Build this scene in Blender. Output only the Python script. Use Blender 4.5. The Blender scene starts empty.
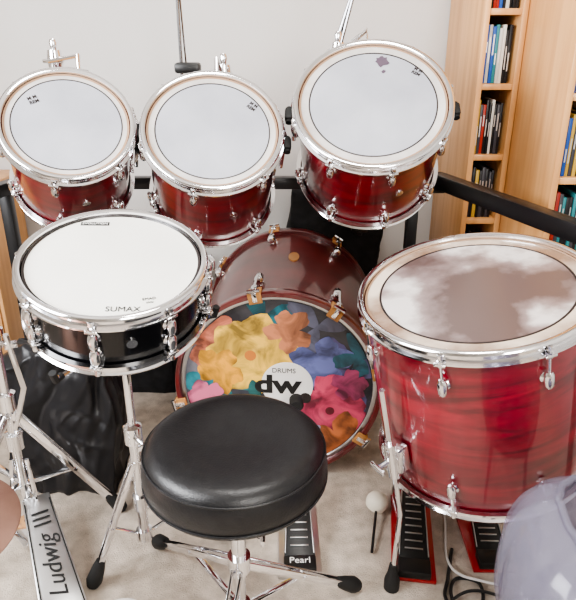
import bpy, bmesh, math, random
from mathutils import Vector, Matrix, noise
random.seed(7)
V=Vector
scene=bpy.context.scene
COL=scene.collection
try: scene.view_settings.look='AgX - Medium High Contrast'
except Exception: pass

# ---------------------------------------------------------------- materials
def mat(name, col, rough=0.5, metal=0.0, coat=0.0, alpha=None, trans=0.0, coat_rough=0.05, spec=0.5):
    m=bpy.data.materials.new(name); m.use_nodes=True
    b=m.node_tree.nodes['Principled BSDF']
    b.inputs['Base Color'].default_value=(*col,1)
    b.inputs['Roughness'].default_value=rough
    b.inputs['Metallic'].default_value=metal
    b.inputs['Coat Weight'].default_value=coat
    b.inputs['Coat Roughness'].default_value=coat_rough
    b.inputs['Transmission Weight'].default_value=trans
    b.inputs['Specular IOR Level'].default_value=spec
    return m
def tex(m, c1, c2, scale=(1,1,1), nscale=5.0, detail=6, lo=.35, hi=.65, bump=0.0, bscale=None, dist=0.0, c3=None, seed=0):
    nt=m.node_tree; N=nt.nodes; L=nt.links
    b=N['Principled BSDF']
    tc=N.new('ShaderNodeTexCoord'); mp=N.new('ShaderNodeMapping'); mp.inputs['Scale'].default_value=scale
    mp.inputs['Location'].default_value=(seed,seed*.7,0)
    L.new(tc.outputs['Object'],mp.inputs['Vector'])
    n=N.new('ShaderNodeTexNoise'); n.inputs['Scale'].default_value=nscale; n.inputs['Detail'].default_value=detail
    n.inputs['Distortion'].default_value=dist
    L.new(mp.outputs['Vector'],n.inputs['Vector'])
    r=N.new('ShaderNodeValToRGB'); r.color_ramp.elements[0].position=lo; r.color_ramp.elements[1].position=hi
    r.color_ramp.elements[0].color=(*c1,1); r.color_ramp.elements[1].color=(*c2,1)
    if c3:
        e=r.color_ramp.elements.new((lo+hi)/2); e.color=(*c3,1)
    L.new(n.outputs['Fac'],r.inputs['Fac']); L.new(r.outputs['Color'],b.inputs['Base Color'])
    if bump:
        bp=N.new('ShaderNodeBump'); bp.inputs['Strength'].default_value=bump; bp.inputs['Distance'].default_value=.01
        n2=N.new('ShaderNodeTexNoise'); n2.inputs['Scale'].default_value=bscale or nscale; n2.inputs['Detail'].default_value=4
        L.new(tc.outputs['Object'],n2.inputs['Vector'])
        L.new(n2.outputs['Fac'],bp.inputs['Height']); L.new(bp.outputs['Normal'],b.inputs['Normal'])
    return m

CHROME=mat('chrome',(.88,.88,.90),.09,1)
STEEL=mat('brushed_steel',(.6,.6,.6),.32,1)
BLACKPL=mat('black_plastic',(.008,.008,.008),.4)
RUBBER=mat('black_rubber',(.010,.010,.010),.7)
RACKM=mat('rack_black',(.006,.006,.007),.35)
REDT=tex(mat('red_lacquer',(.3,.01,.01),.3,0,1),(.045,.001,.003),(.24,.002,.010),(2,2,9),2.2,8,.3,.75,dist=.8)
REDF=tex(mat('red_lacquer_large',(.3,.01,.01),.32,0,1,coat_rough=.06),(.085,.001,.006),(.27,.004,.018),(1.2,1.2,7),2.0,9,.32,.70,dist=2.2)
REDB=tex(mat('burgundy_lacquer',(.1,.01,.01),.35,0,.8),(.06,.007,.007),(.17,.016,.016),(2,2,3),2,6,.3,.7)
HOOPW=tex(mat('hoop_lacquer',(.1,.01,.01),.3,0,1),(.06,.007,.007),(.14,.012,.012),(3,3,3),3,4,.3,.7)
HEADA=tex(mat('head_coated_grey',(.45,.46,.5),.5),(.32,.33,.375),(.42,.43,.475),(1,1,1),6,4,.3,.7,bump=.03,bscale=300)
HEADB=tex(mat('head_clear_edge',(.6,.58,.56),.35),(.40,.37,.355),(.64,.61,.58),(1,1,1),8,5,.3,.7)
HEADW=tex(mat('head_coated_white',(.8,.79,.76),.55),(.76,.75,.70),(.86,.85,.80),(1,1,1),4,4,.3,.7,bump=.03,bscale=300)
HEADF=tex(mat('head_painted_reflections',(.3,.2,.2),.28,0,.4,coat_rough=.15),(.11,.075,.07),(.66,.62,.60),(1,1,1),4.2,12,.43,.57,dist=.15,c3=(.27,.21,.205),seed=1.3)  # reflections on the glossy head, painted into its colour as brown and pale mottling
HEADFB=tex(mat('head_mottled_edge',(.6,.5,.4),.25,0,.4),(.24,.15,.10),(.74,.63,.52),(1,1,1),4,9,.42,.60)  # noise mottling from brown to cream
RING=mat('dark_ring',(.02,.014,.014),.4)
TAN=mat('edge_glue',(.34,.21,.13),.6)
STAIN=mat('scuff_mark',(.09,.06,.09),.6)
SNARES=mat('black_shell',(.003,.003,.004),.18,0,.2,spec=.35)
VINYL=tex(mat('black_vinyl',(.010,.010,.011),.36),(.006,.006,.007),(.010,.010,.011),(1,1,1),60,3,bump=.10,bscale=260)
BAGM=mat('bag_plastic',(.012,.012,.014),.36,spec=.45)
CLOTH=tex(mat('black_cloth',(.012,.012,.012),.85),(.005,.005,.006),(.014,.014,.016),(1,1,1),30,3,bump=.2,bscale=120)
CARPET=tex(mat('carpet',(.5,.45,.4),.95),(.42,.355,.29),(.66,.57,.48),(1,1,1),26,8,.3,.7,bump=.6,bscale=330)
WALL=tex(mat('wall_paint',(.7,.68,.65),.9),(.58,.56,.54),(.64,.62,.60),(1,1,1),1.5,3,.3,.7,bump=.03,bscale=90)
WALLS=mat('side_wall_paint',(.50,.48,.45),.9)
CEIL=mat('ceiling_paint',(.62,.60,.57),.9)
BEECH=tex(mat('beech_wood',(.6,.4,.22),.45,0,.15),(.54,.26,.09),(.72,.40,.17),(9,9,.6),3,7,.3,.7)
BRONZE=tex(mat('cymbal_bronze',(.4,.2,.1),.4,.85),(.22,.12,.09),(.34,.20,.15),(1,1,1),9,6,.3,.7)
REDP=mat('red_plate',(.35,.008,.010),.3,0,.5)
FELT=mat('felt_cream',(.85,.79,.66),.9)
WHITE=mat('white_print',(.85,.84,.82),.5)
INK=mat('black_ink',(.01,.01,.01),.5)
CABW=mat('white_cable',(.75,.73,.7),.5)
BRASS=mat('claw_leather',(.50,.24,.08),.4,.2)
PRINT=mat('head_background',(.1,.1,.1),.3,0,.25)
tex(PRINT,(.010,.011,.020),(.19,.19,.22),(1,1,1),3.2,6,.43,.74,dist=.5)
PLAS=mat('smoky_polycarbonate',(.30,.29,.35),.2,0,.5,spec=.5)
nt=PLAS.node_tree; mix=nt.nodes.new('ShaderNodeMixShader'); tr=nt.nodes.new('ShaderNodeBsdfTransparent')
tr.inputs['Color'].default_value=(.76,.74,.82,1); mix.inputs['Fac'].default_value=.34
out=nt.nodes['Material Output']; nt.links.new(tr.outputs[0],mix.inputs[1]); nt.links.new(nt.nodes['Principled BSDF'].outputs[0],mix.inputs[2]); nt.links.new(mix.outputs[0],out.inputs['Surface'])

# ---------------------------------------------------------------- geometry
class Group:
    def __init__(s,name,M=None):
        s.M=M or Matrix.Identity(4)
        s.o=bpy.data.objects.new(name,None); s.o.empty_display_size=.05
        s.o.matrix_world=s.M; COL.objects.link(s.o)
def frame(P,n):
    z=V(n).normalized(); x=V((1,0,0)); x=(x-z*x.dot(z)).normalized(); y=z.cross(x)
    return Matrix(((x.x,y.x,z.x,P[0]),(x.y,y.y,z.y,P[1]),(x.z,y.z,z.z,P[2]),(0,0,0,1)))
class Acc:
    def __init__(s): s.v=[]; s.f=[]
    def add(s,vs,fs):
        o=len(s.v); s.v+= [tuple(v) for v in vs]; s.f+=[tuple(i+o for i in f) for f in fs]; return s
    def lathe(s,prof,seg=64,M=None,closed=False):
        M=M or Matrix.Identity(4); vs=[];fs=[];rows=[]
        for r,z in prof:
            if r<1e-6: rows.append([len(vs)]); vs.append(M@V((0,0,z)))
            else:
                rows.append(list(range(len(vs),len(vs)+seg)))
                for i in range(seg):
                    a=2*math.pi*i/seg; vs.append(M@V((r*math.cos(a),r*math.sin(a),z)))
        n=len(rows)
        for k in range(n if closed else n-1):
            A=rows[k];B=rows[(k+1)%n]
            for i in range(seg):
                j=(i+1)%seg
                if len(A)==1 and len(B)==1: continue
                if len(A)==1: fs.append((A[0],B[j],B[i]))
                elif len(B)==1: fs.append((A[i],A[j],B[0]))
                else: fs.append((A[i],A[j],B[j],B[i]))
        return s.add(vs,fs)
    def tube(s,pts,r,seg=10,closed=False):
        pts=[V(p) for p in pts]; n=len(pts)
        rad=r if isinstance(r,(list,tuple)) else [r]*n
        vs=[];fs=[]; up=None
        for i,p in enumerate(pts):
            if closed: t=(pts[(i+1)%n]-pts[i-1])
            else: t=(pts[min(i+1,n-1)]-pts[max(i-1,0)])
            t.normalize()
            if up is None:
                up=t.orthogonal().normalized()
            else:
                up=(up-t*up.dot(t))
                if up.length<1e-6: up=t.orthogonal()
                up.normalize()
            w=t.cross(up)
            for k in range(seg):
                a=2*math.pi*k/seg; vs.append(p+(up*math.cos(a)+w*math.sin(a))*rad[i])
        for i in range(n if closed else n-1):
            for k in range(seg):
                a=i*seg+k;b=i*seg+(k+1)%seg;c=((i+1)%n)*seg+(k+1)%seg;d=((i+1)%n)*seg+k
                fs.append((a,b,c,d))
        if not closed:
            fs.append(tuple(range(seg))[::-1]); fs.append(tuple((n-1)*seg+k for k in range(seg)))
        return s.add(vs,fs)
    def box(s,c,size,R=None,bev=0.0,taper=None):
        bm=bmesh.new(); bmesh.ops.create_cube(bm,size=1)
        for v in bm.verts:
            v.co=V((v.co.x*size[0],v.co.y*size[1],v.co.z*size[2]))
            if taper and v.co.y>0: v.co.x*=taper
        if bev: bmesh.ops.bevel(bm,geom=bm.edges[:],offset=bev,segments=2,affect='EDGES',profile=.5)
        R=R or Matrix.Identity(3)
        bm.verts.index_update()
        vs=[R@v.co+V(c) for v in bm.verts]; fs=[[v.index for v in f.verts] for f in bm.faces]; bm.free()
        return s.add(vs,fs)
    def bar(s,a,b,w,t,upv=(0,0,1),bev=.001,taper=None):
        a=V(a);b=V(b); y=(b-a).normalized(); x=y.cross(V(upv)).normalized(); z=x.cross(y)
        R=Matrix((x,y,z)).transposed()
        return s.box((a+b)/2,(w,(b-a).length,t),R,bev,taper)
    def make(s,name,m,G,world=True,angle=35,smooth=True):
        me=bpy.data.meshes.new(name); me.from_pydata(s.v,[],s.f)
        bm=bmesh.new(); bm.from_mesh(me); bmesh.ops.recalc_face_normals(bm,faces=bm.faces[:]); bm.to_mesh(me); bm.free()
        if smooth:
            me.polygons.foreach_set('use_smooth',[True]*len(me.polygons)); me.set_sharp_from_angle(angle=math.radians(angle))
        me.materials.append(m)
        o=bpy.data.objects.new(name,me); COL.objects.link(o)
        if G:
            o.parent=G.o
            if world: o.matrix_parent_inverse=G.M.inverted()
        return o
def smooth(pts,n=8,closed=False):
    P=[V(p) for p in pts]; out=[]; N=len(P)
    for i in range(N if closed else N-1):
        if closed: p0,p1,p2,p3=P[i-1],P[i],P[(i+1)%N],P[(i+2)%N]
        else: p0,p1,p2,p3=P[max(i-1,0)],P[i],P[i+1],P[min(i+2,N-1)]
        for k in range(n):
            t=k/n
            out.append(.5*((2*p1)+(-p0+p2)*t+(2*p0-5*p1+4*p2-p3)*t*t+(-p0+3*p1-3*p2+p3)*t**3))
    if not closed: out.append(P[-1])
    return out
def text(name,body,size,m,G,M,ext=.0004,world=False):
    c=bpy.data.curves.new(name,'FONT'); c.body=body; c.size=size; c.extrude=ext; c.align_x='CENTER'; c.align_y='CENTER'
    c.materials.append(m); o=bpy.data.objects.new(name,c); COL.objects.link(o); o.parent=G.o
    if world: o.matrix_parent_inverse=G.M.inverted()
    o.matrix_basis=M
    return o
T=Matrix.Translation
def RZ(a): return Matrix.Rotation(a,4,'Z')
def RX(a): return Matrix.Rotation(a,4,'X')
def RY(a): return Matrix.Rotation(a,4,'Y')

# ---------------------------------------------------------------- room
def plain(name,c,size,m,bev=0):
    a=Acc(); a.box((0,0,0),size,None,bev); o=a.make(name,m,None,smooth=bev>0); o.location=c; return o
plain('floor',(-.15,.35,-.05),(3.2,4.5,.1),CARPET)
plain('wall_back',(-.15,2.55,1.25),(3.2,.1,2.5),WALL)
plain('wall_front',(-.15,-1.85,1.25),(3.2,.1,2.5),WALLS)
plain('wall_right',(1.4,.35,1.25),(.1,4.3,2.5),WALLS)
plain('ceiling',(-.15,.35,2.55),(3.2,4.5,.1),CEIL)
a=Acc()
X=-1.7
a.box((X,-1.1,1.25),(.1,1.4,2.5)); a.box((X,1.85,1.25),(.1,1.3,2.5)); a.box((X,.4,.45),(.1,1.6,.9)); a.box((X,.4,2.3),(.1,1.6,.4))
a.make('wall_left',WALLS,None,smooth=False)
G=Group('window_1'); a=Acc()
for y in (-.38,.4,1.18): a.box((X,y,1.5),(.06,.05,1.2),None,.004)
for z in (.92,2.08): a.box((X,.4,z),(.06,1.6,.05),None,.004)
a.box((X+.08,.4,.89),(.18,1.7,.03),None,.004); a.make('window_frame',WHITE,G)
a=Acc(); a.box((-.15,2.49,.05),(3.0,.02,.1),None,.003); a.make('baseboard_back',WHITE,None)

# ---------------------------------------------------------------- drums
def hoop_profile(R,z0,s):
    p=[(R-.017,-.002),(R-.015,.009),(R-.009,.012),(R-.003,.010),(R-.001,.005),(R-.007,.001),(R-.007,-.011),(R+.002,-.014),(R+.002,-.018),(R-.0095,-.017)]
    return [(r,z0+s*z) for r,z in p]
def lug(a,Rs,ang,z,h=.040,w=.0105):
    M=RZ(ang)@T((Rs+.013,0,z))
    pr=[(0,-h/2),(w*.6,-h/2+.001),(w*.95,-h/2+.008),(w,0),(w*.95,h/2-.008),(w*.6,h/2-.001),(0,h/2)]
    a.lathe(pr,14,M)
    a.lathe([(0,-.002),(.013,-.002),(.013,.003),(.008,.008),(.007,.014),(0,.014)],16,RZ(ang)@T((Rs,0,z))@RY(math.pi/2))
def drum(name,P,n,R,depth,shell,nl,hA,hB,ring=.78,off=0.0,two=True,tan=False,lugz=.052):
    G=Group(name,frame(P,n)); Rs=R-.014
    a=Acc(); a.lathe([(Rs,-.012),(Rs,-depth+.012),(Rs-.007,-depth+.012),(Rs-.007,-.012)],96,closed=True); a.make('shell',shell,G,False)
    a=Acc(); a.lathe(hoop_profile(R,0,1),96,closed=True); a.lathe(hoop_profile(R,-depth,-1),96,closed=True); a.make('hoops',CHROME,G,False,angle=50)
    Rc=R-.017
    if ring:
        a=Acc(); a.lathe([(0,0),(R*ring,0)],96); a.make('head_centre',hA,G,False)
        a=Acc(); a.lathe([(R*ring,0),(R*ring,.0006),(R*(ring+.018),.0006),(R*(ring+.018),0)],96); a.make('damping_ring_line',RING,G,False)
        a=Acc(); a.lathe([(R*(ring+.018),0),(Rc-.006,0),(Rc-.002,-.004)],96); a.make('head_edge',hB,G,False)
    else:
        a=Acc(); a.lathe([(0,0),(Rc-.006,0),(Rc-.002,-.004)],96); a.make('head',hA,G,False)
    a=Acc(); a.lathe([(Rc-.006,.0004),(Rc-.0005,.0004)],96); a.make('head_rim',TAN if tan else RING,G,False)
    a=Acc(); a.lathe([(0,-depth),(Rc,-depth)],64); a.make('bottom_head',HEADB,G,False)
    a=Acc(); e=Acc()
    for i in range(nl):
        g=off+2*math.pi*i/nl
        for s,z0 in ((1,0),(-1,-depth)):
            zl=z0-s*lugz if two else -depth/2
            lug(a,Rs,g,zl)
            def pt(r,z): return V((r*math.cos(g),r*math.sin(g),z))
            rr=Rs+.013
            a.tube([pt(rr,z0+s*.004),pt(rr,zl)],.0032,8)
            a.tube([pt(rr,z0-s*.010),pt(rr,z0-s*.022)],.0075,6)
            a.tube([pt(rr,z0-s*.006),pt(rr,z0+s*.004)],.0055,8)
            a.box(pt(R-.004,z0-s*.017),(.022,.024,.006),RZ(g).to_3x3(),.0015)
    a.make('lugs_and_rods',CHROME,G,False)
    return G
n1=(.25,-.70,.67); n2=(.11,-.71,.69); n3=(-.06,-.70,.70)
t1=drum('rack_tom',(-.552,1.60,1.10),n1,.168,.270,REDT,6,HEADA,HEADB,off=.45,tan=True)
t2=drum('rack_tom',(-.194,1.644,1.079),n2,.186,.31,REDT,6,HEADA,HEADB,off=.30,tan=True)
t3=drum('rack_tom',(.219,1.671,1.143),n3,.208,.295,REDT,8,HEADA,HEADB,off=.2,tan=True)
def mark(G,x,y,r,name='scuff',m=STAIN):
    a=Acc(); k=18; vs=[(x,y,.0009)]
    for i in range(k):
        g=2*math.pi*i/k; q=r*(.7+.5*random.random()); vs.append((x+q*math.cos(g),y+q*math.sin(g),.0009))
    a.add(vs,[(0,1+i,1+(i+1)%k) for i in range(k)]); a.make(name,m,G,False,smooth=False)
mark(t3,.03,.135,.019); mark(t3,.033,.10,.006)
def logo(G,x,y,rot,s=.013):
    text('head_print','M M\nREM',s,RING,G,T((x,y,.0008))@RZ(rot)).data.offset=.0003
logo(t1,-.088,.055,.6); logo(t2,.10,.082,-.6); logo(t3,.12,.095,-.6)
for G,R,d in ((t1,.168,.270),(t2,.186,.31),(t3,.208,.295)):
    a=Acc(); b=Acc()
    for g in (math.pi*.985,0.02):
        M=RZ(g)
        c=M@V((R+.010,0,-.05)); a.box(c,(.026,.036,.03),M.to_3x3(),.006)
        a.tube([M@V((R+.012,-.024,-.05)),M@V((R+.012,.024,-.05))],.009,12)
        c=M@V((R+.004,0,-.10)); b.box(c,(.012,.02,.10),M.to_3x3(),.003)
    pts=[]
    for i in range(25):
        g=.02+(math.pi*.965)*i/24; pts.append(V(((R+.010)*math.cos(g),(R+.010)*math.sin(g),-.05)))
    b.tube(pts,.006,8); a.make('isolation_mounts',RUBBER,G,False); b.make('suspension_band',CHROME,G,False)
    M=RZ(math.pi/2); a=Acc(); a.box(M@V((R+.022,0,-.06)),(.03,.06,.05),M.to_3x3(),.005); a.make('mount_plate',CHROME,G,False)
    a=Acc(); a.lathe([(0,0),(.011,0),(.011,.003),(.006,.004),(0,.004)],20,RZ(-1.2)@T((R-.014,0,-d/2))@RY(math.pi/2)); a.make('badge',CHROME,G,False)

# snare
sn=drum('snare_drum',(-.366,1.228,.866),(.09,-.28,.957),.198,.132,SNARES,8,HEADW,HEADW,ring=None,off=0,two=True,lugz=.045)
a=Acc()
for i in range(8):
    g=2*math.pi*i/8; r=.197
    a.tube([(r*math.cos(g),r*math.sin(g),-.04),(r*math.cos(g),r*math.sin(g),-.09)],.0065,10)
a.make('tube_lugs',CHROME,sn,False)
a=Acc(); a.lathe([(0,0),(.011,0),(.011,.004),(.005,.004),(0,.004)],20,RZ(-1.20)@T((.184,0,-.066))@RY(math.pi/2)); a.make('vent_badge',CHROME,sn,False)
MS=RZ(.4); a=Acc(); a.box(MS@V((.195,0,-.07)),(.03,.045,.075),MS.to_3x3(),.006); a.box(MS@V((.213,0,-.045)),(.012,.03,.03),MS.to_3x3(),.004); a.tube([MS@V((.213,0,-.09)),MS@V((.213,0,-.13))],.006,8); a.make('snare_strainer',CHROME,sn,False)
a=Acc(); a.box((-.07,.137,.0004),(.062,.014,.0006),RZ(.12).to_3x3()); a.make('maker_label',INK,sn,False,smooth=False)
text('maker_print','EVOLUTION',.010,WHITE,sn,T((-.07,.137,.0012))@RZ(.12))
text('front_print','SUMAX',.020,INK,sn,T((.050,-.150,.0006))@RZ(.10))
text('small_print','EMAD\nuvu',.010,INK,sn,T((.095,-.118,.0006))@RZ(.3))
G=Group('snare_stand',T((-.372,1.24,0)))
bx,by=-.372,1.245
Mb=sn.M
a=Acc(); b=Acc()
a.tube([(bx,by,.30),(bx,by,.66)],.010,14); a.tube([(bx,by,.10),(bx,by,.42)],.0135,14)
a.lathe([(0,0),(.022,0),(.022,.045),(.014,.05),(0,.05)],20,T((bx,by,.40)))
a.lathe([(0,0),(.02,0),(.02,.04),(0,.04)],20,T((bx,by,.20)))
a.lathe([(0,0),(.02,0),(.02,.03),(0,.03)],20,T((bx,by,.10)))
a.tube([(bx+.01,by-.02,.425),(bx+.035,by-.05,.425)],.006,8); a.box((bx+.04,by-.055,.425),(.035,.008,.016),RZ(.6).to_3x3(),.003)
top=Mb@V((0,0,-.190)); a.lathe([(0,-.05),(.018,-.05),(.024,-.02),(.024,.0),(0,.004)],20,frame(top,Mb.col[2].to_3d()))
a.tube([(bx,by,.62),top],.012,12)
for g in (math.radians(246),math.radians(10),math.radians(130)):
    ca,sa=math.cos(g),math.sin(g)
    a.tube([Mb@V((0,0,-.195)),Mb@V((.12*ca,.12*sa,-.185)),Mb@V((.205*ca,.205*sa,-.162)),Mb@V((.213*ca,.213*sa,-.148))],.0055,8)
    b.tube([Mb@V((.195*ca,.195*sa,-.164)),Mb@V((.213*ca,.213*sa,-.162)),Mb@V((.218*ca,.218*sa,-.136))],.008,8)
def tripod(a,b,c,feet,hi,lo,mid=.55,w=.014):
    for fx,fy in feet:
        H=V((c[0],c[1],hi)); F=V((fx,fy,.022)); Lw=V((c[0],c[1],lo))
        d=(F-H).normalized(); side=d.cross(V((0,0,1))).normalized()
        H=H+d*.02
        for s in (-1,1):
            a.bar(H+side*s*.010,F+side*s*.007-d*.03,.005,w,side.cross(d))
        m=H.lerp(F,mid)
        a.bar(Lw,m,w*.9,.005,(0,0,1))
        a.tube([m-side*.014,m+side*.014],.005,8); a.tube([H-side*.014,H+side*.014],.006,8)
        b.tube([F-d*.06,F-d*.035,F,F+d*.018],[.012,.017,.021,.015],12)
tripod(a,b,(bx,by),[(-.495,1.18),(-.16,1.34),(-.44,1.48)],.36,.11)
a.make('stand_chrome',CHROME,G); b.make('rubber_feet',RUBBER,G)

# floor tom
P=V((.407,1.251,.797)); nf=V((-.19,-.12,.97)).normalized()
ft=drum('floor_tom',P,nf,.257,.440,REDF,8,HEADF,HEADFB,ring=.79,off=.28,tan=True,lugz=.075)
Mf=ft.M; a=Acc(); b=Acc()
for g in (math.radians(212),math.radians(332),math.radians(92)):
    ca,sa=math.cos(g),math.sin(g)
    def L(r,z): return Mf@V((r*ca,r*sa,z))
    p0=L(.279,-.12); p1=L(.279,-.50); f=p1.copy(); f.x+=.03*ca+.020; f.y+=.03*sa+.02; f.z=.03
    a.tube([p0,p1,p1.lerp(f,.12),f],.0065,10)
    M=Mf@RZ(g)
    a.box(M@V((.262,0,-.32)),(.035,.045,.075),M.to_3x3(),.008); a.tube([M@V((.279,0,-.27)),M@V((.279,0,-.37))],.015,14)
    a.tube([M@V((.285,0,-.32)),M@V((.32,0,-.32))],.006,8); a.box(M@V((.322,0,-.32)),(.008,.045,.016),M.to_3x3(),.003)
    b.tube([f+V((0,0,.05)),f+V((0,0,.02)),f,f-V((0,0,.028))],[.010,.014,.020,.020],14)
a.make('legs',CHROME,ft); b.make('rubber_feet',RUBBER,ft)

# ---------------------------------------------------------------- bass drum
B=V((-.03,1.64,.318)); nb=V((-.07,-1,0)).normalized(); R=.314; D=.62
bd=Group('bass_drum',frame(B,nb))
a=Acc(); a.lathe([(R-.014,-.01),(R-.014,-D+.01),(R-.022,-D+.01),(R-.022,-.01)],96,closed=True); a.make('shell',REDB,bd,False)
a=Acc()
for z0,s in ((0,1),(-D,-1)):
    a.lathe([(R-.014,z0-s*.022),(R-.001,z0-s*.022),(R+.001,z0-s*.019),(R+.001,z0+s*.015),(R-.001,z0+s*.018),(R-.012,z0+s*.018),(R-.014,z0+s*.015)],96,closed=True)
a.make('wood_hoops',HOOPW,bd,False)
a=Acc(); a.lathe([(0,0),(R-.022,0),(R-.014,-.006)],96); a.make('batter_head',PRINT,bd,False)
a=Acc(); a.lathe([(R-.027,.0008),(R-.024,.003),(R-.016,.003),(R-.013,.0008)],96); a.make('head_flesh_hoop',STEEL,bd,False)
a=Acc(); a.lathe([(0,-D),(R-.014,-D)],64); a.make('front_head',RING,bd,False)
a=Acc(); br=Acc()
for i in range(8):
    g=math.radians(12+45*i); M=RZ(g)
    for z0,s in ((0,1),(-D,-1)):
        br.box(M@V((R+.002,0,z0+s*.001)),(.010,.040,.046),M.to_3x3(),.003)
        br.box(M@V((R-.010,0,z0+s*.021)),(.034,.040,.006),M.to_3x3(),.002)
        a.box(M@V((R+.010,0,z0-s*.004)),(.014,.018,.034),M.to_3x3(),.004)
        a.box(M@V((R-.006,0,z0+s*.025)),(.030,.014,.006),M.to_3x3(),.002)
        a.tube([M@V((R+.014,0,z0+s*.022)),M@V((R+.014,0,z0-s*.10))],.0042,8)
        a.tube([M@V((R+.014,-.018,z0+s*.024)),M@V((R+.014,.018,z0+s*.024))],.0055,8)
        lug(a,R-.012,g,z0-s*.105,.06,.014)
a.make('claws_and_lugs',CHROME,bd,False); br.make('claw_hooks',BRASS,bd,False)
a=Acc(); a.lathe([(0,0),(.03,0),(.03,.004),(0,.005)],24,RZ(math.radians(85))@T((R-.014,0,-.34))@RY(math.pi/2)@Matrix.Diagonal((1.4,.6,1,1))); a.make('shell_badge',BRASS,bd,False)
a=Acc(); b=Acc()
for s in (-1,1):
    p=V((s*(R+.0),-.06,-.43)); q=V((s*(R+.10),-.29,-.50))
    a.tube([p+V((0,.08,.03)),q],.008,10); a.box(p,(.03,.05,.05),None,.006); b.tube([q,q+(q-p).normalized()*.022],[.014,.010],10)
a.make('spurs',CHROME,bd,False); b.make('spur_tips',RUBBER,bd,False)
zc=[.0010]
def petals(cx,cy,r,n,col,rot=0,w=.36,center=None,name='flower_print'):
    m=mat('ink_'+name,col,.4,0,.2)
    tex(m,tuple(c*.25 for c in col),tuple(min(1,c*1.1) for c in col),(1,1,1),11,7,.36,.60,dist=1.2,seed=cx*9)
    a=Acc()
    for i in range(n):
        g=rot+2*math.pi*i/n+random.uniform(-.18,.18); z=zc[0]; zc[0]+=.00003; vs=[];k=28
        rl=r*random.uniform(.85,1.12); sd=random.random()*9
        for j in range(k):
            t=2*math.pi*j/k; lx=.50*rl+.50*rl*math.cos(t); ly=w*r*math.sin(t)*(1+.35*math.cos(t))
            f=1+.05*math.sin(5*t+sd)+.02*math.sin(9*t+sd*2); lx*=f; ly*=f
            x=cx+lx*math.cos(g)-ly*math.sin(g); y=cy+lx*math.sin(g)+ly*math.cos(g)
            q=math.hypot(x,y)
            if q>R-.03: x*=(R-.03)/q; y*=(R-.03)/q
            vs.append((x,y,z))
        a.add(vs,[tuple(range(k))])
    a.make(name,m,bd,False,smooth=False)
    if center:
        m2=mat('ink_centre',center,.5); a=Acc(); a.lathe([(0,zc[0]),(r*.12,zc[0])],20,T((cx,cy,0))); a.make('flower_heart',m2,bd,False); zc[0]+=.00005
def px(u,v): return ((u-280)/326,-(v-378)/300)
L=[ 
 (205,400,46,3,(.16,.20,.20),1.3,.20,None),(348,365,44,4,(.10,.09,.22),.4,.24,None),
 (238,438,46,4,(.24,.23,.27),.7,.24,None),(226,376,40,4,(.02,.18,.22),.1,.26,None),(266,312,38,4,(.01,.15,.20),.5,.22,None),
 (318,318,36,3,(.12,.13,.20),.2,.24,None),
 (220,334,32,5,(.66,.20,.12),.2,.38,None),(253,347,44,6,(.92,.57,.09),.2,.38,(.6,.2,.04)),(292,322,22,5,(.62,.24,.12),.8,.34,None),
 (222,362,24,5,(.80,.38,.04),.9,.36,None),(324,352,28,5,(.15,.18,.44),.2,.34,None),(332,402,35,6,(.66,.07,.15),.5,.38,(.15,.02,.03)),
 (344,438,32,5,(.50,.15,.05),.1,.34,None),(298,436,26,5,(.24,.22,.32),.5,.28,None),(206,392,19,5,(.62,.15,.26),.5,.38,None),(358,344,24,4,(.02,.12,.17),.2,.28,None),
 (258,396,24,4,(.03,.14,.14),.2,.25,None),(352,374,17,5,(.42,.06,.16),.2,.38,None)]
for u,v,r,n,c,ro,w,ce in L:
    x,y=px(u,v); petals(x,y,r/300,n,c,ro,w,ce)
x,y=px(289,376)
a=Acc(); a.lathe([(0,.0045),(.078,.0045),(.079,.0035)],64,T((x,y,0))); a.make('logo_disc',WHITE,bd,False)
text('logo_letters','dw',.095,INK,bd,T((x-.030,y+.000,.0050))@Matrix.Diagonal((1.2,.9,1,1)),ext=.0008).data.offset=.003
text('logo_caption','DRUMS',.022,INK,bd,T((x-.01,y+.050,.0050)))
a=Acc(); a.lathe([(0,.006),(.018,.006),(.018,.005)],24,T((x+.056,y-.042,0))); a.make('logo_hole',RING,bd,False)

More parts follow.
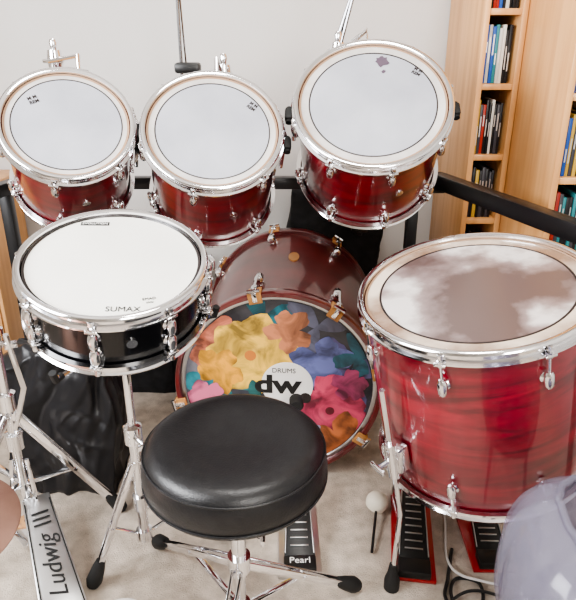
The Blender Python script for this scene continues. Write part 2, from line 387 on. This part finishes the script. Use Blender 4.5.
# ---------------------------------------------------------------- pedals
def pedal(name,heel,toe,board,base,beater=None,Lb=None,reach=.05,h=.2):
    h0=V((*heel,0)); t0=V((*toe,0)); d=t0-h0; L=d.length; ang=math.atan2(d.y,d.x)-math.pi/2
    G=Group(name,T(h0)@RZ(ang))
    a=Acc(); a.box((0,L/2,.007),(.115,L,.012),None,.003); a.make('base_plate',base,G,False)
    a=Acc(); a.box((0,.025,.024),(.085,.05,.024),None,.004); a.bar((0,.05,.03),(0,L-.04,.10),.082,.008,(0,0,1),.002,.75); a.make('footboard',board,G,False)
    a=Acc(); c=Acc()
    for i in range(9):
        t=.1+i*.085; p=V((0,.05,.036)).lerp(V((0,L-.04,.106)),t); w=.05*(1-.25*t)
        c.box(p,(w,.004,.003),RX(.22).to_3x3(),.001)
    for s in (-1,1): c.bar((s*.038,.055,.037),(s*.029,L-.045,.107),.003,.004)
    c.make('grip_ridges',STEEL if board!=STEEL else BLACKPL,G,False)
    for s in (-1,1):
        a.tube([(s*.05,L-.02,.01),(s*.048,L-.02,h)],[.010,.007],12); a.lathe([(0,-.008),(.014,-.008),(.014,.008),(0,.008)],16,T((s*.048,L-.02,h))@RY(math.pi/2))
    a.tube([(-.065,L-.02,h),(.065,L-.02,h)],.005,10)
    a.lathe([(0,-.007),(.022,-.007),(.022,.007),(0,.007)],20,T((0,L-.02,h))@RY(math.pi/2))
    sp=[(.066+.007*math.cos(t*.9),L-.02+.007*math.sin(t*.9),h-.02-.0016*t) for t in range(0,int((h-.05)/.0016))]
    a.tube(sp,.0016,5)
    a.box((0,L+.0,.018),(.11,.03,.02),None,.004)
    a.make('pedal_frame',CHROME,G,False)
    c=Acc(); 
    for i in range(10):
        z=.10+(h-.10)*i/9; c.box((0,L-.044,z),(.010,.004,.008),None,.001)
    c.make('chain',STEEL,G,False)
    if beater:
        c=Acc(); e=V((0,L-.02+reach,h+.11)); c.tube([(0,L-.02,h-.02),e+V((0,0,.02))],.0035,8); c.make('beater_rod',CHROME,G,False)
        c=Acc(); c.lathe([(0,-.022),(.017,-.022),(.021,-.016),(.021,.016),(.017,.022),(0,.022)],24,T(e)@RX(math.pi/2)); c.make('beater_head',beater,G,False)
    return G
pp=pedal('bass_drum_pedal',(.032,1.20),(.025,1.55),BLACKPL,STEEL,RUBBER,reach=.03,h=.20)
text('heel_print','Pearl',.028,WHITE,pp,T((0,.03,.0368)))
pedal('double_bass_pedal',(.325,1.19),(.375,1.53),BLACKPL,REDP,None,h=.13)
pedal('double_bass_pedal',(.545,1.22),(.55,1.52),BLACKPL,REDP,None,h=.13)
G=Group('loose_beater',T((.25,1.38,0)))
a=Acc(); a.tube([(.228,1.285,.008),(.258,1.43,.025)],.004,8); a.make('beater_rod',BLACKPL,G)
a=Acc(); a.lathe([(0,-.026),(.018,-.025),(.029,-.018),(.033,-.005),(.033,.006),(.028,.018),(.018,.025),(0,.026)],24,T((.264,1.455,.034))@RY(.35)); a.make('felt_head',FELT,G)

# ---------------------------------------------------------------- throne
cx,cy=-.107,1.028
G=Group('drum_throne',T((cx,cy,0)))
a=Acc(); Z=.570;Rt=.180; TC=T((cx,cy,0))
a.lathe([(0,Z-.014),(.03,Z-.013),(.06,Z-.010),(.09,Z-.006),(.115,Z-.002),(.14,Z),(.155,Z-.001),(.166,Z-.005),(.1735,Z-.012),(.178,Z-.019),(.180,Z-.024)],96,TC)
a.lathe([(.180,Z-.024),(.1845,Z-.036),(.187,Z-.060),(.185,Z-.084),(.178,Z-.098),(.162,Z-.103),(0,Z-.103)],96,TC)
a.make('cushion',VINYL,G,angle=60)
a=Acc()
for zz,rr in ((Z-.0235,.1812),(Z-.084,.1858)):
    a.tube([(cx+rr*math.cos(t*math.pi/48),cy+rr*math.sin(t*math.pi/48),zz) for t in range(96)],.0022,8,closed=True)
a.make('piping',VINYL,G)
a=Acc();b=Acc()
a.lathe([(0,0),(.06,0),(.06,.006),(.022,.012),(.022,-.05),(0,-.05)],24,T((cx,cy,Z-.115)))
a.tube([(cx,cy,.10),(cx,cy,Z-.108)],.0125,16); a.tube([(cx,cy,.20),(cx,cy,.36)],.0165,16)
a.lathe([(0,0),(.025,0),(.025,.04),(0,.04)],20,T((cx,cy,.22))); a.lathe([(0,0),(.022,0),(.022,.03),(0,.03)],20,T((cx,cy,.09)))
a.tube([(cx+.02,cy-.01,.34),(cx+.05,cy-.03,.34)],.006,8); a.box((cx+.055,cy-.033,.34),(.01,.04,.016),None,.003)
tripod(a,b,(cx,cy),[(-.355,1.31),(.165,1.165),(-.17,.70)],.24,.10,.5,.018)
a.make('base_chrome',CHROME,G); b.make('rubber_feet',RUBBER,G)

# ---------------------------------------------------------------- hi-hat stand
hx,hy=-.72,1.36
G=Group('hi_hat_stand',T((hx,hy,0)))
a=Acc();b=Acc()
a.tube([(hx,hy,.04),(hx,hy,.62)],.013,14); a.tube([(hx,hy,.6),(hx,hy,.96)],.0095,12)
for z in (.60,.42,.30): a.lathe([(0,0),(.024,0),(.024,.045),(.015,.05),(0,.05)],20,T((hx,hy,z)))
a.tube([(hx+.02,hy-.02,.62),(hx+.06,hy-.05,.63)],.006,8); a.box((hx+.065,hy-.053,.63),(.03,.01,.018),RZ(.6).to_3x3(),.003)
tripod(a,b,(hx,hy),[(-.50,1.455),(-.95,1.50),(-.90,1.10)],.42,.18,.55,.022)
a.tube([(hx,hy,.33),(-.655,1.33,.5),(-.66,1.30,.66)],.007,8)
a.bar((hx-.04,hy-.03,.02),(hx+.02,hy+.03,.02),.12,.012)
for s in (-1,1): a.tube([(hx+s*.045,hy-.02,.02),(hx+s*.02,hy,.26)],.006,8)
a.make('stand_chrome',CHROME,G); b.make('rubber_feet',RUBBER,G)
a=Acc(); h=V((-.525,1.06,.022)); t=V((-.695,1.36,.135)); a.bar(h,t,.110,.008,(0,0,1),.003,.65); a.box((-.525,1.055,.013),(.115,.05,.022),RZ(.5).to_3x3(),.004); a.make('footboard',STEEL,G)
y=(t-h).normalized(); x=y.cross(V((0,0,1))).normalized(); z=x.cross(y)
a=Acc()
for s in (-1,1): a.bar(h+y*.02+x*s*.048+z*.006,t-y*.02+x*s*.032+z*.006,.003,.003,z,.0005)
for k in range(3): 
    p=h+y*(.27+.018*k)+z*.006; a.bar(p-x*.022,p+x*.022,.004,.003,z,.0005)
a.make('footboard_ribs',RUBBER,G)
Rm=Matrix((y,-x,z)).transposed().to_4x4()
SH=Matrix(((1,.25,0,0),(0,1,0,0),(0,0,1,0),(0,0,0,1)))
o=text('footboard_letters','Ludwig',.062,RUBBER,G,T(h+y*.145+z*.006)@Rm,world=True); o.data.shear=.35
a=Acc(); a.bar((hx,hy-.02,.03),(h.x,h.y+.02,.006),.012,.006); a.tube([t,(hx,hy,.20)],.004,6); a.make('linkage',CHROME,G)

# ---------------------------------------------------------------- rack
G=Group('drum_rack',T((0,1.95,0)))
a=Acc();b=Acc(); zr=.865; yr=2.00
a.box((-.17,yr,zr),(1.34,.038,.038),None,.004)
a.bar((.48,yr,zr+.01),(.80,1.10,zr+.01),.045,.045); a.bar((-.86,yr,zr),(-1.05,1.35,zr),.038,.038)
for p in ((.41,yr),(-.90,yr-.05),(.80,1.10),(-1.05,1.35)):
    a.box((p[0],p[1],zr/2+.01),(.036,.036,zr-.02),None,.004)
    a.bar((p[0]-.0,p[1]-.2,.018),(p[0]+.0,p[1]+.2,.018),.036,.03)
a.make('black_tubes',RACKM,G)
for p in ((.48,yr),(-.84,yr),(.41,yr)): b.box((p[0],p[1],zr),(.06,.06,.06),None,.008)
for p in ((-.642,1.30),(-.303,1.42),(-.187,1.23),(.155,1.28)):
    b.box((p[0],yr-.01,zr),(.05,.07,.06),None,.008)
b.make('clamps',RUBBER,G)
c=Acc()
def arm(xa,top,G3,R):
    q=G3.M@V((0,R+.03,-.06))
    c.tube([(xa,yr-.045,zr-.1),(xa,yr-.045,top)],.0095,12)
    c.tube([(xa,yr-.045,top-.03),(xa,yr-.09,top-.03),q+V((0,.02,.05)),q],.0065,10)
    c.lathe([(0,-.03),(.019,-.03),(.022,-.01),(.022,.01),(.019,.03),(0,.03)],16,T((xa,yr-.045,top-.03)))
    c.lathe([(0,0),(.008,0),(.012,.02),(.008,.03),(0,.03)],12,T((xa,yr-.045,top)))
    c.tube([(xa-.03,yr-.06,top-.03),(xa+.03,yr-.06,top-.03)],.006,8)
arm(-.685,1.265,t1,.168); arm(-.19,1.225,t2,.186); arm(.145,1.285,t3,.208)
c.make('tom_arms',CHROME,G)
c=Acc()
c.tube([(-.322,yr,zr-.05),(-.322,yr,1.62)],.005,10); c.tube([(-.309,yr+.02,zr+.3),(-.309,yr+.02,1.18),(-.318,yr,1.5)],.003,6)
c.tube([(.125,yr,zr-.05),(.13,yr,1.24),(.23,yr,1.55)],.0065,10); c.tube([(.15,yr,1.25),(.20,yr-.02,1.46)],.005,8)
c.lathe([(0,-.02),(.018,-.02),(.018,.02),(0,.02)],14,T((.13,yr,1.25))@RX(math.pi/2))
c.make('boom_rods',mat('dark_chrome',(.22,.22,.23),.2,1),G)
c=Acc(); c.box((-.298,yr-.03,1.215),(.075,.05,.03),None,.008); c.box((.15,yr-.03,1.24),(.05,.05,.05),None,.008); c.make('boom_clamps',BLACKPL,G)

# ---------------------------------------------------------------- bookcases + CDs
cols=[(.012,.012,.014),(.5,.5,.48),(.02,.09,.38),(.35,.03,.02),(.05,.05,.06),(.50,.33,.06),(.03,.2,.22),(.65,.63,.58)]
CDM=[mat('case_spine_%d'%i,c,.35,spec=.3) for i,c in enumerate(cols)]
def bookcase(x0,x1,y0,y1,h,shelves,only=None):
    G=Group('bookcase',T(((x0+x1)/2,(y0+y1)/2,0))); a=Acc(); t=.018
    a.box((x0+t/2,(y0+y1)/2,h/2),(t,y1-y0,h),None,.0015); a.box((x1-t/2,(y0+y1)/2,h/2),(t,y1-y0,h),None,.0015)
    a.box(((x0+x1)/2,y1-.005,h/2),(x1-x0-2*t,.008,h))
    for z in shelves+[h-.01]: a.box(((x0+x1)/2,(y0+y1)/2-.002,z),(x1-x0-2*t,y1-y0-.012,t),None,.001)
    a.make('carcass',BEECH,G)
    C=Group('cd_collection',T(((x0+x1)/2,(y0+y1)/2,0))); accs=[Acc() for _ in cols]; lab=Acc()
    for k,z in enumerate(shelves):
        x=x0+t+.002; top=(shelves+[h])[k+1]-z
        while x<x1-t-.013:
            w=random.choice([.0085,.0095,.0105,.012]); hh=min(top-.03,random.choice([.155,.16,.165,.17]))
            wt=[2,3,6,1.5,1,.7,2,3] if k==5 else [6,1,.8,.8,6,.6,.8,.6]
            i=random.choices(range(len(cols)),wt)[0]
            yy=y0+.085+random.random()*.006; zz=z+t/2+hh/2+.0005
            accs[i].box((x+w/2,yy,zz),(w-.001,.13,hh),None,.0008)
            lab.box((x+w/2,yy-.065,zz+random.uniform(-.03,.03)),(w*.35,.001,random.uniform(.03,.08)))
            x+=w
            if x>x1-t-.014: break
    for i,c in enumerate(accs):
        if c.v: c.make('cases_%d'%i,CDM[i],C)
    lab.make('spine_titles',STEEL,C,smooth=False)
sh=[.05,.26,.47,.72,.935,1.155,1.37,1.59,1.8]
bookcase(.590,.722,2.05,2.49,2.05,sh)
bookcase(.724,1.30,1.69,2.49,2.05,sh)
G=Group('wooden_cabinet',T((-1.3,2.3,0))); a=Acc()
a.box((-1.3,2.32,.40),(.44,.32,.78),None,.004); a.box((-1.3,2.31,.80),(.47,.35,.025),None,.004); a.make('carcass',BEECH,G)
a=Acc(); a.box((-1.41,2.157,.42),(.19,.012,.66),None,.003); a.box((-1.19,2.157,.42),(.19,.012,.66),None,.003); a.make('cabinet_doors',BEECH,G)
a=Acc(); a.tube([(-1.32,2.14,.5),(-1.32,2.14,.6)],.006,8); a.tube([(-1.28,2.14,.5),(-1.28,2.14,.6)],.006,8); a.make('handles',CHROME,G)

# ---------------------------------------------------------------- soft goods
def bag(name,c,size,m,amp=.03,fr=6,seed=0,fold=0.0):
    bm=bmesh.new(); bmesh.ops.create_cube(bm,size=1)
    bmesh.ops.subdivide_edges(bm,edges=bm.edges[:],cuts=48,use_grid_fill=True)
    for v in bm.verts:
        p=v.co.copy(); q=p*2
        l=max(abs(q.x),abs(q.y),abs(q.z)); rnd=q.normalized()*l
        q=q.lerp(rnd,.16)*.5
        w=V((q.x*size[0],q.y*size[1],q.z*size[2]))
        nn=V((seed,seed*2,0)); s=noise.noise_vector((w+nn)*fr)
        w2=V((w.x*3,w.y*3,w.z*.9)); 
        r1=1-abs(noise.noise(w2*fr*.6+nn)); r2=1-abs(noise.noise(V((w.x*2,w.y*2,w.z*3))*fr*.6+nn*3))
        w+=s*amp+p.normalized()*amp*((r1**3)*.6+(r2**4)*.4)
        if fold:
            tt=(p.z+.5); ph=9*p.x+3*noise.noise(w*4+nn)
            w+=V((p.x,p.y,0)).normalized()*fold*(math.sin(ph*2.2)**3)*(.3+tt) if (abs(p.x)+abs(p.y))>1e-4 else V((0,0,0))
            if tt>.9: w.z+=fold*2*math.sin(ph*1.7)*(tt-.9)*10
        v.co=w
    for v in bm.verts:
        v.co.z=max(v.co.z,-size[2]*.47)+size[2]*.47
    me=bpy.data.meshes.new(name); bm.to_mesh(me); bm.free()
    me.polygons.foreach_set('use_smooth',[True]*len(me.polygons)); me.materials.append(m)
    o=bpy.data.objects.new(name,me); o.location=c; COL.objects.link(o); return o
bag('black_bin_bag',(-.675,1.645,0),(.29,.19,.47),BAGM,.030,7,3,fold=.010)
bag('gear_bag',(-.58,2.21,0),(.28,.20,.55),CLOTH,.02,4,8)
bag('cymbal_bag',(.19,2.40,0),(.36,.10,.80),CLOTH,.018,5,5)
G=Group('coiled_hose',T((.25,2.2,.0))); a=Acc()
pts=[]
for i in range(200):
    t=i/199; cxx=.15+.13*t; z=.85-.24*t; pts.append((cxx+.026*math.cos(i*.75),2.295+.026*math.sin(i*.75),z))
a.tube(pts,.008,6); a.tube([(.15,2.295,.85),(.17,2.33,.72)],.006,6); a.make('hose',BLACKPL,G)

# ---------------------------------------------------------------- translucent tub chair
ccx,ccy,ccz=.555,.74,.43
G=Group('translucent_tub_chair',T((ccx,ccy,0)))
def sgp(v,e): return math.copysign(abs(v)**e,v)
vs=[];fs=[];nu,nv=96,28
for j in range(nv+1):
    ph=-math.pi/2*.7+ (math.pi/2*.7+math.pi/2*.72)*j/nv
    for i in range(nu+1):
        th=math.radians(40)+math.radians(270)*i/nu
        r=.200*abs(math.cos(ph))**.55*(1+.010*math.cos(18*th)+.006*math.sin(31*th+3*ph))
        vs.append((ccx+r*sgp(math.cos(th),.8),ccy+.95*r*sgp(math.sin(th),.8),ccz+.17*sgp(math.sin(ph),.8)+.03*math.cos(th-2.6)))
for j in range(nv):
    for i in range(nu):
        q=j*(nu+1)+i; fs.append((q,q+1,q+nu+2,q+nu+1))
a=Acc(); a.add(vs,fs); o=a.make('shell',PLAS,G); sm=o.modifiers.new('s','SOLIDIFY'); sm.thickness=.006
a=Acc(); a.tube([V(vs[nv*(nu+1)+i]) for i in range(nu+1)],.006,8); a.make('shell_lip',PLAS,G)
a=Acc(); a.lathe([(0,.36),(.16,.36),(.172,.367),(.172,.374),(0,.372)],48,T((ccx,ccy,0))@Matrix.Diagonal((1,.9,1,1))); a.make('seat',PLAS,G)
a=Acc()
for sx in (-1,1):
    for sy in (-1,1): a.tube([(ccx+sx*.11,ccy+sy*.10,.365),(ccx+sx*.14,ccy+sy*.13,0)],[.014,.010],12)
a.make('legs',PLAS,G)

# low cymbal on a stand, bottom left
sx,sy=-.668,.905
G=Group('cymbal_on_stand',T((sx,sy,0)))
MC=frame((sx,sy,.45),(.06,-.05,1))
a=Acc(); pr=[(.006,.030),(.018,.028),(.028,.020),(.033,.012)]
for k in range(1,31):
    t=k/30; pr.append((.033+.121*t,.012-.014*t*t+(.0005 if k%2 else 0)))
pr+=[(.154,-.0035)]+[(r,z-.0015) for r,z in reversed(pr)]
a.lathe(pr,96,MC,closed=True); a.make('cymbal',BRONZE,G)
a=Acc(); a.tube([(sx,sy,.03),(sx,sy,.50)],.009,12); a.lathe([(0,0),(.016,0),(.016,.02),(0,.02)],16,T((sx,sy,.485)))
b=Acc(); tripod(a,b,(sx,sy),[(-.80,.98),(-.74,.74),(-.60,.80)],.22,.08,.5,.012); a.make('stand_chrome',CHROME,G); b.make('rubber_feet',RUBBER,G)
a=Acc(); a.lathe([(0,0),(.018,0),(.018,.012),(0,.012)],16,T((sx,sy,.478))); a.make('felt',FELT,G)

# ---------------------------------------------------------------- cables
def cable(name,pts,r,m,cl=False):
    pts=[(p[0],p[1],r+.001+(p[2] if len(p)>2 else 0)) for p in pts]
    a=Acc(); a.tube(smooth(pts,10,cl),r,8,closed=cl)
    G=Group(name,T(pts[0])); a.make('wire',m,G)
cable('black_cable',[(.45,1.30),(.415,1.20),(.395,1.14),(.42,1.09,.006),(.48,1.12),(.49,1.18,.004),(.44,1.20),(.41,1.15,.008),(.42,1.09),(.47,1.06),(.56,1.0)],.0045,BLACKPL)
cable('black_cable',[(.34,1.04),(.38,1.10,.008),(.46,1.15,.012),(.56,1.13),(.66,1.05)],.004,BLACKPL)
cable('white_cable',[(.47,1.50),(.455,1.40),(.43,1.28),(.44,1.21,.010),(.50,1.18,.012),(.62,1.16)],.0035,CABW)
cable('white_cable',[(-.46,1.10),(-.43,1.13),(-.38,1.13),(-.32,1.08),(-.30,.95)],.0035,CABW)

# ---------------------------------------------------------------- light + camera
w=bpy.data.worlds.new('world'); scene.world=w; w.use_nodes=True
w.node_tree.nodes['Background'].inputs['Color'].default_value=(.93,.95,1,1); w.node_tree.nodes['Background'].inputs['Strength'].default_value=1.5
def area(name,loc,target,sx,sy,power,col):
    l=bpy.data.lights.new(name,'AREA'); l.shape='RECTANGLE'; l.size=sx; l.size_y=sy; l.energy=power; l.color=col
    o=bpy.data.objects.new(name,l); COL.objects.link(o); o.location=loc
    o.rotation_euler=(V(target)-V(loc)).to_track_quat('-Z','Y').to_euler(); return o
area('window_light',(-1.6,.4,1.6),(.7,1.6,.7),1.2,.9,96,(.97,.98,1))
area('overhead_fill_light',(.1,.9,2.4),(.1,1.3,0),.45,.45,24,(1,.97,.93))  # overhead fill lamp, added to brighten the kit
area('rear_fill_light',(.9,-1.5,1.8),(.5,2.2,1.0),.7,1.1,54,(1,.97,.93))  # soft fill added behind the camera; the wall there has no window
cam=bpy.data.cameras.new('camera'); co=bpy.data.objects.new('camera',cam); COL.objects.link(co)
co.location=(0,0,1.3); co.rotation_euler=(math.radians(67),0,0)
cam.sensor_fit='VERTICAL'; cam.sensor_height=36; cam.sensor_width=36; cam.lens=37.2; cam.clip_start=.02
scene.camera=co
